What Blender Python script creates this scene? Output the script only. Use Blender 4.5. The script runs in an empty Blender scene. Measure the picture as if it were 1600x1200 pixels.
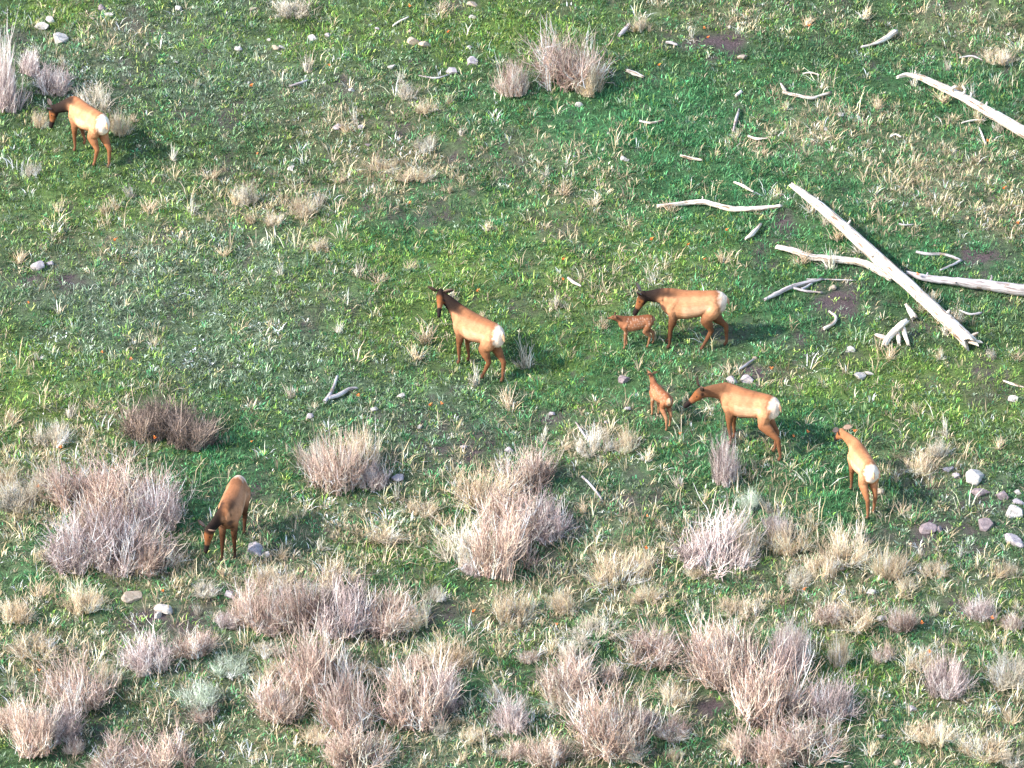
import bpy, math, random
import numpy as np
from mathutils import Vector
R = math.radians
random.seed(7); rng = np.random.default_rng(7)
scene = bpy.context.scene
col = scene.collection

# ------------------------------------------------------------------ camera, world, sun, exposure
PITCH, DIST, FPX = 20.0, 120.0, 8640.0          # camera pitch, distance to the middle of the meadow, focal length in photo pixels
SLOPE = math.tan(R(16.0))
cam_d = bpy.data.cameras.new('Camera'); cam = bpy.data.objects.new('Camera', cam_d); col.objects.link(cam)
cam_d.sensor_width = 36.0; cam_d.lens = 36.0 * FPX / 1600.0; cam_d.clip_start = 1.0; cam_d.clip_end = 3000.0
CAM = Vector((0, -DIST * math.cos(R(PITCH)), DIST * math.sin(R(PITCH))))
cam.location = CAM; cam.rotation_euler = (R(90 - PITCH), 0, 0); scene.camera = cam

SUN_AZ, SUN_EL = 203.0, 33.0                     # direction towards the sun: angle from +X, elevation
w = bpy.data.worlds.new('World'); scene.world = w; w.use_nodes = True
nt = w.node_tree; bg = nt.nodes['Background']; sky = nt.nodes.new('ShaderNodeTexSky')
sky.sky_type = 'NISHITA'; sky.sun_disc = False; sky.sun_elevation = R(SUN_EL); sky.sun_rotation = R(90 - SUN_AZ)
nt.links.new(sky.outputs[0], bg.inputs[0]); bg.inputs[1].default_value = 0.15
sd = bpy.data.lights.new('sun', 'SUN'); sd.energy = 2.6; sd.angle = R(2.0); sd.color = (1.0, 0.92, 0.82)
so = bpy.data.objects.new('sun', sd); col.objects.link(so)
sv = Vector((math.cos(R(SUN_AZ)) * math.cos(R(SUN_EL)), math.sin(R(SUN_AZ)) * math.cos(R(SUN_EL)), math.sin(R(SUN_EL))))
so.rotation_euler = sv.to_track_quat('Z', 'Y').to_euler(); so.location = (-30, -40, 40)
vs = scene.view_settings; vs.view_transform = 'Standard'; vs.look = 'None'; vs.gamma = 1.0; vs.exposure = 1.84

# ------------------------------------------------------------------ noise, terrain, projection
def _h(ix, iy, s):
    n = (ix * 374761393 + iy * 668265263 + s * 1442695041) & 0xffffffff
    n = ((n ^ (n >> 13)) * 1274126177) & 0xffffffff
    n = (n ^ (n >> 16)) & 0xffffffff
    return n / 4294967295.0
def vn(x, y, s=0):
    x = np.asarray(x, dtype=np.float64); y = np.asarray(y, dtype=np.float64)
    ix = np.floor(x).astype(np.int64); iy = np.floor(y).astype(np.int64)
    fx = x - ix; fy = y - iy; fx = fx * fx * (3 - 2 * fx); fy = fy * fy * (3 - 2 * fy)
    a = _h(ix, iy, s); b = _h(ix + 1, iy, s); c = _h(ix, iy + 1, s); d = _h(ix + 1, iy + 1, s)
    return (a * (1 - fx) + b * fx) * (1 - fy) + (c * (1 - fx) + d * fx) * fy
def fbm(x, y, s=0, o=4):
    t = 0; a = 1; n = 0
    for k in range(o):
        t = t + a * vn(x * 2 ** k, y * 2 ** k, s + k); n += a; a *= .55
    return t / n
def terrain(x, y):
    x = np.asarray(x, dtype=np.float64); y = np.asarray(y, dtype=np.float64)
    return (SLOPE * y + .35 * (vn(x / 7, y / 7, 1) - .5) + .16 * (vn(x / 2.3, y / 2.3, 2) - .5)
            + .07 * (vn(x / .8, y / .8, 3) - .5) + .03 * (vn(x / .33, y / .33, 4) - .5))
cp, sp_ = math.cos(R(PITCH)), math.sin(R(PITCH))
def P(px, py, h=0.0):
    """ground point seen at a photo pixel (h metres above the ground)"""
    u = (px - 800) / FPX; v = -(py - 600) / FPX
    d = Vector((u, cp + v * sp_, -sp_ + v * cp))
    t = DIST
    for _ in range(25):
        p = CAM + d * t
        e = p.z - (float(terrain(p.x, p.y)) + h)
        t += e / (sp_ + SLOPE * cp) * .9
    return CAM + d * t
def proj(x, y, z):
    dx, dy, dz = x - CAM.x, y - CAM.y, z - CAM.z
    f = dy * cp - dz * sp_; up = dy * sp_ + dz * cp
    return 800 + FPX * dx / f, 600 - FPX * up / f
PPM = 72.0

# ------------------------------------------------------------------ mesh and material helpers
def quad_mesh(name, verts, quads, colors=None, smooth=False):
    me = bpy.data.meshes.new(name)
    nv, nf = len(verts), len(quads)
    me.vertices.add(nv); me.vertices.foreach_set('co', np.asarray(verts, dtype=np.float32).ravel())
    me.loops.add(nf * 4); me.loops.foreach_set('vertex_index', np.asarray(quads, dtype=np.int32).ravel())
    me.polygons.add(nf); me.polygons.foreach_set('loop_start', np.arange(0, nf * 4, 4, dtype=np.int32))
    me.polygons.foreach_set('loop_total', np.full(nf, 4, dtype=np.int32))
    if smooth: me.polygons.foreach_set('use_smooth', np.ones(nf, dtype=bool))
    me.update(calc_edges=True); me.validate()
    if colors is not None: set_col(me, colors)
    return me
def set_col(me, colors):
    a = me.color_attributes.new('tint', 'FLOAT_COLOR', 'POINT')
    c = np.ones((len(me.vertices), 4), dtype=np.float32); c[:, :3] = colors
    a.data.foreach_set('color', c.ravel())
def nodes(name):
    m = bpy.data.materials.new(name); m.use_nodes = True
    return m, m.node_tree, m.node_tree.nodes['Principled BSDF']
def noise_node(t, scale, detail=4, rough=.6, obj=True, stretch=None):
    tc = t.nodes.new('ShaderNodeTexCoord'); n = t.nodes.new('ShaderNodeTexNoise')
    n.inputs['Scale'].default_value = scale; n.inputs['Detail'].default_value = detail; n.inputs['Roughness'].default_value = rough
    src = tc.outputs['Object' if obj else 'Generated']
    if stretch:
        mp = t.nodes.new('ShaderNodeMapping'); mp.inputs['Scale'].default_value = stretch
        t.links.new(src, mp.inputs[0]); src = mp.outputs[0]
    t.links.new(src, n.inputs['Vector']); return n
def ramp(t, fac, stops):
    r = t.nodes.new('ShaderNodeValToRGB'); e = r.color_ramp.elements
    while len(e) < len(stops): e.new(.5)
    for k, (p, c) in enumerate(stops): e[k].position = p; e[k].color = (*c, 1)
    t.links.new(fac, r.inputs[0]); return r
def plant_mat(name, translucency=.3, rough=.6, var=.35):
    m, t, b = nodes(name)
    at = t.nodes.new('ShaderNodeAttribute'); at.attribute_name = 'tint'
    n = noise_node(t, 9, 3); hs = t.nodes.new('ShaderNodeHueSaturation')
    mr = t.nodes.new('ShaderNodeMapRange'); mr.inputs[3].default_value = 1 - var; mr.inputs[4].default_value = 1 + var
    mr.inputs[1].default_value = .3; mr.inputs[2].default_value = .7
    t.links.new(n.outputs[0], mr.inputs[0]); t.links.new(mr.outputs[0], hs.inputs['Value'])
    t.links.new(at.outputs['Color'], hs.inputs['Color']); t.links.new(hs.outputs[0], b.inputs['Base Color'])
    b.inputs['Roughness'].default_value = rough; b.inputs['Specular IOR Level'].default_value = .25
    if translucency:
        tr = t.nodes.new('ShaderNodeBsdfTranslucent'); mx = t.nodes.new('ShaderNodeMixShader'); mx.inputs[0].default_value = translucency
        t.links.new(hs.outputs[0], tr.inputs[0]); t.links.new(b.outputs[0], mx.inputs[1]); t.links.new(tr.outputs[0], mx.inputs[2])
        t.links.new(mx.outputs[0], t.nodes['Material Output'].inputs['Surface'])
    return m
def tag(o, label=None, cat=None, group=None, kind=None):
    if label: o['label'] = label
    if cat: o['category'] = cat
    if group: o['group'] = group
    if kind: o['kind'] = kind
    return o
def link(name, me, mat=None, parent=None, loc=None):
    o = bpy.data.objects.new(name, me); col.objects.link(o)
    if mat and me is not None and not me.materials: me.materials.append(mat)
    if parent: o.parent = parent
    if loc is not None: o.location = loc
    return o

# ------------------------------------------------------------------ ground
def blob(x, y, spec):
    """soft patch on the ground: centre given where the photo shows it, radii in metres along and across the slope"""
    v = np.zeros_like(x)
    for (px, py, rx, ry, s) in spec:
        c = P(px, py); ax = rx / PPM; ay = ry / PPM / .58
        d = ((x - c.x) / ax) ** 2 + ((y - c.y) / ay) ** 2
        v = np.maximum(v, s * np.exp(-d * 1.1))
    return v
SOIL = [(1190,585,48,14,1),(1320,470,60,30,.8),(1530,398,48,18,1),(1095,65,70,14,1),(300,178,60,10,.8),(235,972,50,16,.9),(700,690,100,35,.55),
        (1255,522,50,25,.8),(860,652,32,12,.8),(1010,780,60,18,.6),(375,775,40,40,.8),(1220,350,25,30,.7),(1430,520,60,30,.5),(1480,830,60,30,.7),
        (1540,790,70,40,.5),(80,440,70,16,.6),(590,330,60,20,.6),(670,330,50,25,.7),(1300,560,70,20,.4),(1190,400,20,40,.6),(560,505,50,16,.3),
        (670,960,30,20,.8),(580,990,50,16,.7),(1110,1110,40,20,.7),(1000,120,60,20,.3),(860,20,50,20,.3),(720,250,60,14,.5),(1140,680,40,10,.5),(330,160,20,10,.4)]
def soil_amt(x, y):
    n = fbm(x / 1.3, y / 1.9, 40, 4)
    f = fbm(x / .3, y / .42, 44, 4)
    return np.clip(np.clip(blob(x, y, SOIL) * 2.2 * (f - .22) * 1.6, 0, 1) + np.clip((n - .64) * 4, 0, .6) + np.clip((fbm(x / .22, y / .3, 48, 3) - .68) * 5, 0, .7), 0, 1)
def axis(lo, hi, step, far):
    a = np.arange(lo, hi + 1e-6, step); g = []; s = step; p = hi
    while p < far: s *= 1.35; p += s; g.append(p)
    g = np.array(g); l = []; s = step; p = lo
    while p > -far: s *= 1.35; p -= s; l.append(p)
    return np.concatenate([np.array(l)[::-1], a, g])
gx = axis(-15.5, 15.5, .11, 420); gy = axis(-20, 21, .13, 420)
X, Y = np.meshgrid(gx, gy); Z = terrain(X, Y)
nx, ny = len(gx), len(gy)
idx = np.arange(nx * ny).reshape(ny, nx)
q = np.stack([idx[:-1, :-1], idx[:-1, 1:], idx[1:, 1:], idx[1:, :-1]], -1).reshape(-1, 4)
# ------------------------------------------------------------------ meadow cover (uncountable stuff)
LUSH = [(1150,250,380,170,.8),(760,330,240,90,.5),(1400,420,220,70,.8),(1150,640,260,80,.5),(650,1000,900,250,.35),(1000,200,260,110,1),(1340,330,170,90,1),(860,210,120,60,.6),(1500,130,160,60,.8),(1500,200,120,40,.9),(1250,490,120,60,.5),(1250,780,120,90,.8),(760,900,0.1,0.1,0),
        (730,1040,60,60,.8),(1380,1010,60,80,.9),(1080,700,110,60,.7),(640,360,140,60,.7),(900,560,120,60,.6),(330,740,80,60,.9),(90,880,60,60,.8),(1400,1130,100,90,.5)]
BRIGHT = [(850,430,250,90,.7),(1500,620,200,60,.6),(500,440,200,80,.4),(100,300,200,80,.4),(500,60,300,60,.3),(720,430,170,70,1),(60,620,170,70,1),(1430,600,210,40,1),(790,40,190,60,.8),(80,20,120,30,.7),(640,520,130,60,.8),(1060,400,160,60,.6),
          (900,570,80,50,.8),(560,380,90,60,.5),(1330,1050,80,50,.7),(620,870,70,30,.6),(240,330,160,60,.6),(1370,560,80,30,.8),(1300,1020,60,30,.6),(1540,960,120,60,.6),(450,1040,90,40,.4)]
GREY = [(280,460,270,120,1),(330,90,260,80,.8),(500,120,160,60,.5),(120,100,130,80,.7),(330,560,150,40,.8),(1520,930,130,100,.6),(520,560,160,60,.5),
        (660,650,160,70,.5),(1520,800,120,60,.5),(340,1040,150,60,.8),(660,1160,150,60,.6),(1150,850,90,60,.5),(950,790,120,60,.5)]
TAN = [(1290,210,120,60,.9),(1450,270,190,80,.8),(1530,60,110,60,.5),(1130,30,130,30,.5),(620,270,110,60,.8),(430,310,120,50,.6),(560,830,170,40,.9),(100,700,120,60,.6),(30,780,90,60,.8),
       (250,890,180,30,.8),(980,160,0.1,0.1,0),(900,310,120,80,.4),(820,250,90,50,.5),(1560,330,90,60,.6),(930,900,160,70,.8),(820,960,80,60,.8),(1300,930,160,60,.7),(1250,880,100,40,.5),
       (430,930,250,70,.7),(120,1010,160,80,.6),(1480,1110,150,80,.6),(900,1130,260,80,.4),(500,1080,300,120,.5),(1030,640,100,20,.6),(940,690,80,30,.7),(1160,590,100,20,.5),(1440,730,70,30,.7),
       (560,180,140,60,.4),(960,440,120,40,.4),(150,60,100,40,.3),(1190,760,60,60,.3),(690,750,90,60,.3),(150,390,120,40,.3)]
def patches(x, y):
    j = 1 + .9 * (fbm(x / 1.1, y / 1.6, 61, 4) - .5) * 2
    lush = blob(x, y, LUSH) * j; br = blob(x, y, BRIGHT) * (2 - j)
    gr = blob(x, y, GREY) * j; ta = blob(x, y, TAN) * (.35 + 1.3 * fbm(x / .7, y / 1.0, 62, 3))
    return lush, br, gr, ta
PAL = {'base': [(.070,.130,.052),(.095,.155,.062),(.042,.088,.042),(.130,.170,.075)],
       'lush': [(.050,.180,.070),(.066,.208,.076),(.034,.130,.056),(.100,.232,.090)],
       'bright': [(.130,.245,.042),(.185,.272,.055),(.085,.190,.038),(.245,.280,.090)],
       'grey': [(.140,.190,.120),(.175,.230,.165),(.095,.140,.090),(.23,.26,.19)],
       'tan': [(.38,.31,.19),(.48,.38,.26),(.30,.25,.14),(.54,.45,.32)]}
KEYS = ['base', 'lush', 'bright', 'grey', 'tan']
PALA = np.array([PAL[k] for k in KEYS]) * np.array([1.22, 1.12, 1.2, 1.25, 1.15])[:, None, None]
sa = soil_amt(X, Y)
tl, tb, tg_, tt_ = [np.clip(a, 0, 1.2)[..., None] for a in patches(X, Y)]
tw = [np.full_like(tl, .5), tl * 1.3, tb * 1.2, tg_ * .8, tt_ * .7]
turf = sum(w_ * PALA[i_].mean(0) for i_, w_ in enumerate(tw)) / sum(tw)
turf = turf * (.36 + .55 * fbm(X / .5, Y / .7, 81, 4))[..., None]  # ground tint dimmed so the gaps between blades read as shade
mg, t, b = nodes('meadow_soil')
at = t.nodes.new('ShaderNodeAttribute'); at.attribute_name = 'tint'; a2 = t.nodes.new('ShaderNodeAttribute'); a2.attribute_name = 'soil'
n1 = noise_node(t, 7, 8, .75); n2 = noise_node(t, 38, 5, .7)
mr = t.nodes.new('ShaderNodeMapRange'); mr.inputs[1].default_value = .35; mr.inputs[2].default_value = .65; mr.inputs[3].default_value = .45; mr.inputs[4].default_value = 1.15
hs = t.nodes.new('ShaderNodeHueSaturation'); t.links.new(n1.outputs[0], mr.inputs[0]); t.links.new(mr.outputs[0], hs.inputs['Value']); t.links.new(at.outputs['Color'], hs.inputs['Color'])
r2 = ramp(t, n2.outputs[0], [(.3, (.03, .023, .024)), (.5, (.075, .056, .058)), (.7, (.19, .145, .14))])
mx = t.nodes.new('ShaderNodeMix'); mx.data_type = 'RGBA'
t.links.new(a2.outputs['Fac'], mx.inputs[0]); t.links.new(hs.outputs[0], mx.inputs[6]); t.links.new(r2.outputs[0], mx.inputs[7])
t.links.new(mx.outputs[2], b.inputs['Base Color']); b.inputs['Roughness'].default_value = .95; b.inputs['Specular IOR Level'].default_value = .1
bp = t.nodes.new('ShaderNodeBump'); bp.inputs['Strength'].default_value = .8; bp.inputs['Distance'].default_value = .05
t.links.new(n2.outputs[0], bp.inputs['Height']); t.links.new(bp.outputs[0], b.inputs['Normal'])
gme = quad_mesh('hillside_ground', np.stack([X, Y, Z], -1).reshape(-1, 3), q, turf.reshape(-1, 3), True)
fa = gme.attributes.new('soil', 'FLOAT', 'POINT'); fa.data.foreach_set('value', sa.ravel().astype(np.float32))
g = link('hillside_ground', gme, mg)
tag(g, 'grassy hillside meadow with bare soil patches', kind='structure')

def scatter(n, x0=-14.2, x1=14.2, y0=-17.5, y1=19.5):
    x = rng.uniform(x0, x1, n); y = rng.uniform(y0, y1, n)
    return x, y
def blades(bx, by, length, width, lean, az, colr, bend=.5, zoff=-.01):
    """ribbons of two quads each, rooted in the ground"""
    n = len(bx); z0 = terrain(bx, by) + zoff
    dx, dy = np.cos(az), np.sin(az); face = az + np.pi / 2 + rng.normal(0, .5, n)
    wx, wy = np.cos(face) * width / 2, np.sin(face) * width / 2
    P0 = np.stack([bx, by, z0], -1)
    s1 = np.sin(lean); c1 = np.cos(lean); l2 = np.clip(lean + bend, 0, 1.9); s2 = np.sin(l2); c2 = np.cos(l2)
    P1 = P0 + np.stack([dx * s1, dy * s1, c1], -1) * (length * .55)[:, None]
    P2 = P1 + np.stack([dx * s2, dy * s2, c2], -1) * (length * .45)[:, None]
    W = np.stack([wx, wy, np.zeros(n)], -1)
    V = np.stack([P0 - W * .8, P0 + W * .8, P1 + W, P1 - W, P2 + W * .18, P2 - W * .18], 1).reshape(-1, 3)
    o = np.arange(n) * 6
    Q = np.stack([np.stack([o, o + 1, o + 2, o + 3], -1), np.stack([o + 3, o + 2, o + 4, o + 5], -1)], 1).reshape(-1, 4)
    C = np.repeat(colr[:, None], 6, 1); C[:, 4:] *= np.array([1.22, 1.10, 1.08]); C[:, 2:4] *= 1.1      # paler and yellower towards the tip
    return V, Q, C.reshape(-1, 3)
mat_grass = plant_mat('grass_blade', .28, .55, .3)
mat_dry = plant_mat('dry_grass_blade', .2, .7, .25)
mat_leaf = plant_mat('forb_leaf', .15, .6, .25)
def cover(name, ncl, per, spread, L, Wd, label, mat, kinds='mix', leanr=(.1, .9), seed=0, bend=.6, bright=1.0):
    cx, cy = scatter(ncl)
    lush, br, gr, ta = patches(cx, cy); so_ = soil_amt(cx, cy)
    keep = rng.random(ncl) > so_ * .85
    dens = .1 + 1.5 * fbm(cx / .55, cy / .75, 70 + seed, 3); keep &= rng.random(ncl) < dens
    if kinds == 'tan': keep &= rng.random(ncl) < (.03 + .9 * np.clip(ta, 0, 1) + .12 * np.clip(br, 0, 1) + .30 * np.clip((-.5 - cy) / 4, 0, 1))
    if kinds == 'weed': keep &= rng.random(ncl) < np.clip(blob(cx, cy, WEED) * 1.6 * (fbm(cx / .3, cy / .4, 90, 3) - .2), 0, 1)
    if kinds == 'leaf': keep &= rng.random(ncl) < (.35 + gr * .6 - .3 * lush)
    cx, cy, lush, br, gr, ta = [a[keep] for a in (cx, cy, lush, br, gr, ta)]
    n = len(cx)
    wts = np.stack([np.full(n, .55) * (1.2 - .6 * np.clip(lush + br + gr, 0, 1)), np.clip(lush, 0, 2) * 1.6 + .10, np.clip(br, 0, 2) * 1.3 + .13,
                    np.clip(gr, 0, 2) * .8 + .10, np.clip(ta, 0, 1) * .9 + .05], 1)
    if kinds == 'tan': wts[:, :4] = 0
    if kinds == 'leaf': wts[:, 4] *= .2; wts[:, 3] *= 1.6
    cw = np.cumsum(wts, 1); u = rng.random(n) * cw[:, -1]; k = (u[:, None] > cw).sum(1)
    tone = np.exp(rng.normal(-.04, .55, n) * (1 - .4 * np.clip(lush + br, 0, 1))); size = np.exp(rng.normal(0, .36, n)) * (1 + .1 * (lush > .5))
    cl = np.repeat(np.arange(n), per); m = len(cl)
    rr = np.abs(rng.normal(0, 1, m)) * spread * size[cl]; aa = rng.uniform(0, 2 * np.pi, m)
    bx = cx[cl] + np.cos(aa) * rr; by = cy[cl] + np.sin(aa) * rr
    pl_ = PALA if kinds != 'weed' else np.repeat(np.array([PAL['weed']]), 5, 0)
    c = pl_[k[cl], rng.integers(0, 4, m)] * (tone[cl] * np.exp(rng.normal(0, .2, m)))[:, None] * bright
    az = aa + rng.normal(0, .5, m); lean = rng.uniform(*leanr, m)
    Ln = rng.uniform(*L, m) * size[cl]; Wn = rng.uniform(*Wd, m)
    V, Q, C = blades(bx, by, Ln, Wn, lean, az, c, bend)
    o = link(name, quad_mesh(name, V, Q, np.clip(C, 0, .8)), mat)
    return tag(o, label, name.replace('_', ' '), kind='stuff')
cover('meadow_grass', 72000, 16, .10, (.045, .12), (.010, .020), 'short green meadow grass covering the hillside', mat_grass)
cover('meadow_forbs', 34000, 12, .075, (.03, .08), (.020, .042), 'low broad leaved green and grey plants among the grass', mat_leaf, 'leaf', (.5, 1.35), 3, .5)
WEED = [(415,530,34,26,1),(290,565,40,16,1),(345,490,30,12,.7),(320,375,60,20,.35),(250,460,60,26,.4),(390,575,40,14,.7),(1145,780,26,20,.7),(950,790,30,14,.4),(340,1095,60,30,.6),(630,1010,50,20,.6),(1390,1100,30,20,.6),(110,125,50,30,.5),(560,1150,0.1,0.1,0),(520,800,36,30,.7),(1500,960,60,30,.4)]
PAL['weed'] = [(.38,.46,.38),(.46,.53,.47),(.30,.38,.30),(.52,.56,.50)]
cover('pale_weeds', 60000, 12, .05, (.04, .10), (.02, .04), 'pale whitish green low weeds in patches', mat_leaf, 'weed', (.4, 1.3), 9, .5)
cover('dry_grass', 24000, 12, .07, (.10, .30), (.009, .019), 'short dry straw coloured grass mixed into the meadow', mat_dry, 'tan', (.05, 1.15), 5, .5)

# ------------------------------------------------------------------ label helper: every thing is told apart by its look and its nearest landmark
LAND = [((1085,500),'the cow elk nosing the spotted calf'),((735,525),'the cow elk looking back at the camera'),((1165,645),'the cow elk stretching its neck to the left'),
        ((1345,745),'the cow elk walking away at the right'),((115,205),'the grazing elk in the top left corner'),((345,805),'the elk facing the camera beside the big pink shrub'),
        ((1370,400),'the thick crossed log'),((1500,160),'the upper right fallen trunk'),((1125,322),'the crooked white branch'),((890,90),'the tall pink shrub at the top'),
        ((265,650),'the dark brown shrub'),((790,830),'the big shrub clump in the middle'),((180,820),'the big pink shrub at the left'),((530,700),'the orange topped shrub'),
        ((1115,840),'the lilac shrub below the stretching elk'),((1200,1080),'the big shrub clump at the bottom right'),((510,1090),'the big shrub clump at the bottom left'),
        ((535,612),'the forked grey branch'),((1538,822),'the round purple rock'),((398,857),'the lilac boulder by the elk'),((0,1200),'the bottom left corner of the photo'),
        ((1600,1200),'the bottom right corner of the photo'),((800,0),'the middle of the top edge'),((400,0),'the top edge left of middle'),((1600,0),'the top right corner'),((0,450),'the left edge'),((1600,700),'the right edge'),
        ((800,1200),'the middle of the bottom edge')]
DIRS = ['right of', 'above and right of', 'above', 'above and left of', 'left of', 'below and left of', 'below', 'below and right of']
NUM = ['right beside', 'half a metre', 'one metre', 'one and a half metres', 'two metres', 'two and a half metres', 'three metres', 'three and a half metres', 'four metres', 'four and a half metres', 'five metres',
       'five and a half metres', 'six metres', 'six and a half metres', 'seven metres']
used = set()
def where(look, px, py):
    c = sorted(LAND, key=lambda l: (l[0][0] - px) ** 2 + (l[0][1] - py) ** 2)
    for (lx, ly), nm in c[:9]:
        dx, dy = px - lx, ly - py; d = math.hypot(dx, dy) / PPM
        if d < .25: continue
        k = min(14, max(1, round(d * 2)))
        s = f"{look} {NUM[k]} {DIRS[int(round(math.degrees(math.atan2(dy, dx)) / 45)) % 8]} {nm}"
        if s not in used and len(s.split()) <= 16:
            used.add(s); return s
    s = f"{look} {NUM[k]} from {nm}"
    used.add(s); return s

# ------------------------------------------------------------------ tufts, shrubs
def stems(n, base_r, h, spread, r0, segs=4, curve=.35, colors=((.4, .3, .26),), sides=3, seed=0, twigs=0, hvar=.35, tuft=1.0, jit=.03, tw=(.15, .38), fork=.45):
    """fan of tapered stems; returns verts, quads, colours"""
    g = np.random.default_rng(seed)
    nclu = max(1, int(n / 13)); ca = g.uniform(0, 2 * np.pi, nclu); cr = np.sqrt(g.random(nclu)) * base_r; ch = g.uniform(.45, 1.2, nclu) ** 1.1
    k = g.integers(0, nclu, n)
    ox = np.cos(ca[k]) * cr[k] + g.normal(0, .03 * tuft, n); oy = np.sin(ca[k]) * cr[k] + g.normal(0, .03 * tuft, n)
    az = np.arctan2(oy, ox) + g.normal(0, .9, nclu)[k] + g.normal(0, .35, n); rad = np.hypot(ox, oy) / max(base_r, .01)
    lean = spread * (.15 + .75 * rad) * (g.uniform(.1, 1.7, nclu)[k] * g.uniform(.7, 1.3, n))
    L = h * ch[k] * (1 - hvar * g.random(n)) * (1 - .25 * rad)
    cl = np.array(colors); cc = cl[g.integers(0, len(cl), n)] * np.exp(g.normal(0, .22, n))[:, None] * np.exp(g.normal(.06, .36, nclu))[k][:, None]
    paths = []
    p = np.stack([ox, oy, np.full(n, -.05)], -1); a = lean * .4; ps = [p]
    for s in range(segs):
        a = a + curve * lean / segs + g.normal(0, .15, n); az = az + g.normal(0, .35, n)
        p = p + np.stack([np.cos(az) * np.sin(a), np.sin(az) * np.sin(a), np.cos(a)], -1) * (L / segs)[:, None]
        ps.append(p + g.normal(0, jit * .3, (n, 3)))
    A = np.stack(ps, 1)                                       # n, segs+1, 3
    rads = r0 * np.linspace(1, .28, segs + 1)
    out = [(A, rads, cc)]
    if twigs:
        m = n * twigs; pi = np.repeat(np.arange(n), twigs); sg = g.integers(1, segs, m); f = g.random(m)[:, None]
        s0 = A[pi, sg] * (1 - f) + A[pi, np.minimum(sg + 1, segs)] * f
        d = A[pi, np.minimum(sg + 1, segs)] - A[pi, sg]; d /= np.linalg.norm(d, axis=1)[:, None] + 1e-6
        d = d + g.normal(0, fork, (m, 3)); d /= np.linalg.norm(d, axis=1)[:, None]
        tl = (L[pi] * g.uniform(*tw, m))[:, None]
        e1 = s0 + d * tl * .5; e2 = s0 + d * tl + np.array([0, 0, 1]) * tl * .25
        out.append((np.stack([s0, e1, e2], 1), r0 * .62 * np.array([1, .75, .4]), cc[pi] * g.uniform(.8, 1.35, m)[:, None]))
    VV, QQ, CC = [], [], []; off = 0
    for A_, rd, c_ in out:
        n_, s_, _ = A_.shape
        ang = np.arange(sides) * 2 * np.pi / sides
        ring = np.stack([np.cos(ang), np.sin(ang), np.zeros(sides)], -1)
        V = A_[:, :, None, :] + ring[None, None] * rd[None, :, None, None]
        o = (np.arange(n_) * s_ * sides)[:, None, None] + (np.arange(s_ - 1) * sides)[None, :, None]
        i0 = o + np.arange(sides)[None, None]; i1 = o + ((np.arange(sides) + 1) % sides)[None, None]
        Q = np.stack([i0, i1, i1 + sides, i0 + sides], -1).reshape(-1, 4)
        VV.append(V.reshape(-1, 3)); QQ.append(Q + off); CC.append(np.repeat(c_, s_ * sides, 0)); off += n_ * s_ * sides
    return np.concatenate(VV), np.concatenate(QQ), np.clip(np.concatenate(CC), 0, .85)
mat_twig = plant_mat('dry_twig', .0, .8, .2)
mat_straw = plant_mat('straw', .15, .7, .2)
PINK = [(.52,.385,.305),(.64,.50,.40),(.31,.215,.17),(.48,.355,.31),(.76,.63,.52),(.21,.14,.12)]
LILAC = [(.43,.35,.325),(.53,.44,.41),(.26,.205,.20),(.64,.55,.50),(.41,.32,.305),(.18,.135,.135)]
TANC = [(.58,.45,.30),(.66,.53,.38),(.47,.35,.22),(.70,.58,.44)]
PALE = [(.62,.54,.42),(.72,.64,.52),(.52,.44,.33),(.66,.60,.50)]
BROWN = [(.15,.115,.095),(.21,.16,.13),(.075,.06,.053),(.28,.21,.17)]
SAGE = [(.30,.36,.27),(.36,.41,.33),(.24,.30,.22),(.42,.46,.38)]
SHRUB_KIND = {'pink': ('shrub', PINK), 'lilac': ('shrub', LILAC), 'tan': ('shrub', TANC), 'pale': ('shrub', PALE), 'brown': ('shrub', BROWN), 'sage': ('shrub', SAGE)}
LOOK = {'pink': 'pinkish dry twiggy shrub', 'lilac': 'greyish lilac dry shrub', 'tan': 'tan dry bushy grass clump', 'pale': 'pale straw coloured clump', 'brown': 'dark brown twiggy shrub', 'sage': 'grey green leafy sage clump'}
protos = {}
def shrub_meshes(kind, v):
    key = (kind, v)
    if key not in protos:
        s = hash(key[0].encode()[0]) * 13 + v * 101; C_ = SHRUB_KIND[kind][1]
        grassy = kind in ('tan', 'pale')
        # unit clump: radius .5, height 1
        nb = {'tan': 190, 'pale': 170, 'brown': 260, 'sage': 230}.get(kind, 240)
        V1, Q1, C1 = stems(nb, .40, .90, 1.0 if not grassy else 1.15, .0095, 5, .5, C_, 3, s + 1, 3 if not grassy else 1, .5, 1.0, .05, (.25, .55), .7)
        V2, Q2, C2 = stems(int(nb * 1.2), .42, 1.0, .9 if not grassy else 1.2, .0062, 5, .7, [tuple(min(.85, c * 1.18) for c in q_) for q_ in C_], 3, s + 2, 2, .55)
        mt = mat_straw if grassy else mat_twig
        a = quad_mesh('branches', V1, Q1, C1); a.materials.append(mt)
        b_ = quad_mesh('twigs', V2, Q2, C2); b_.materials.append(mt)
        protos[key] = (a, b_)
    return protos[key]
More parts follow.
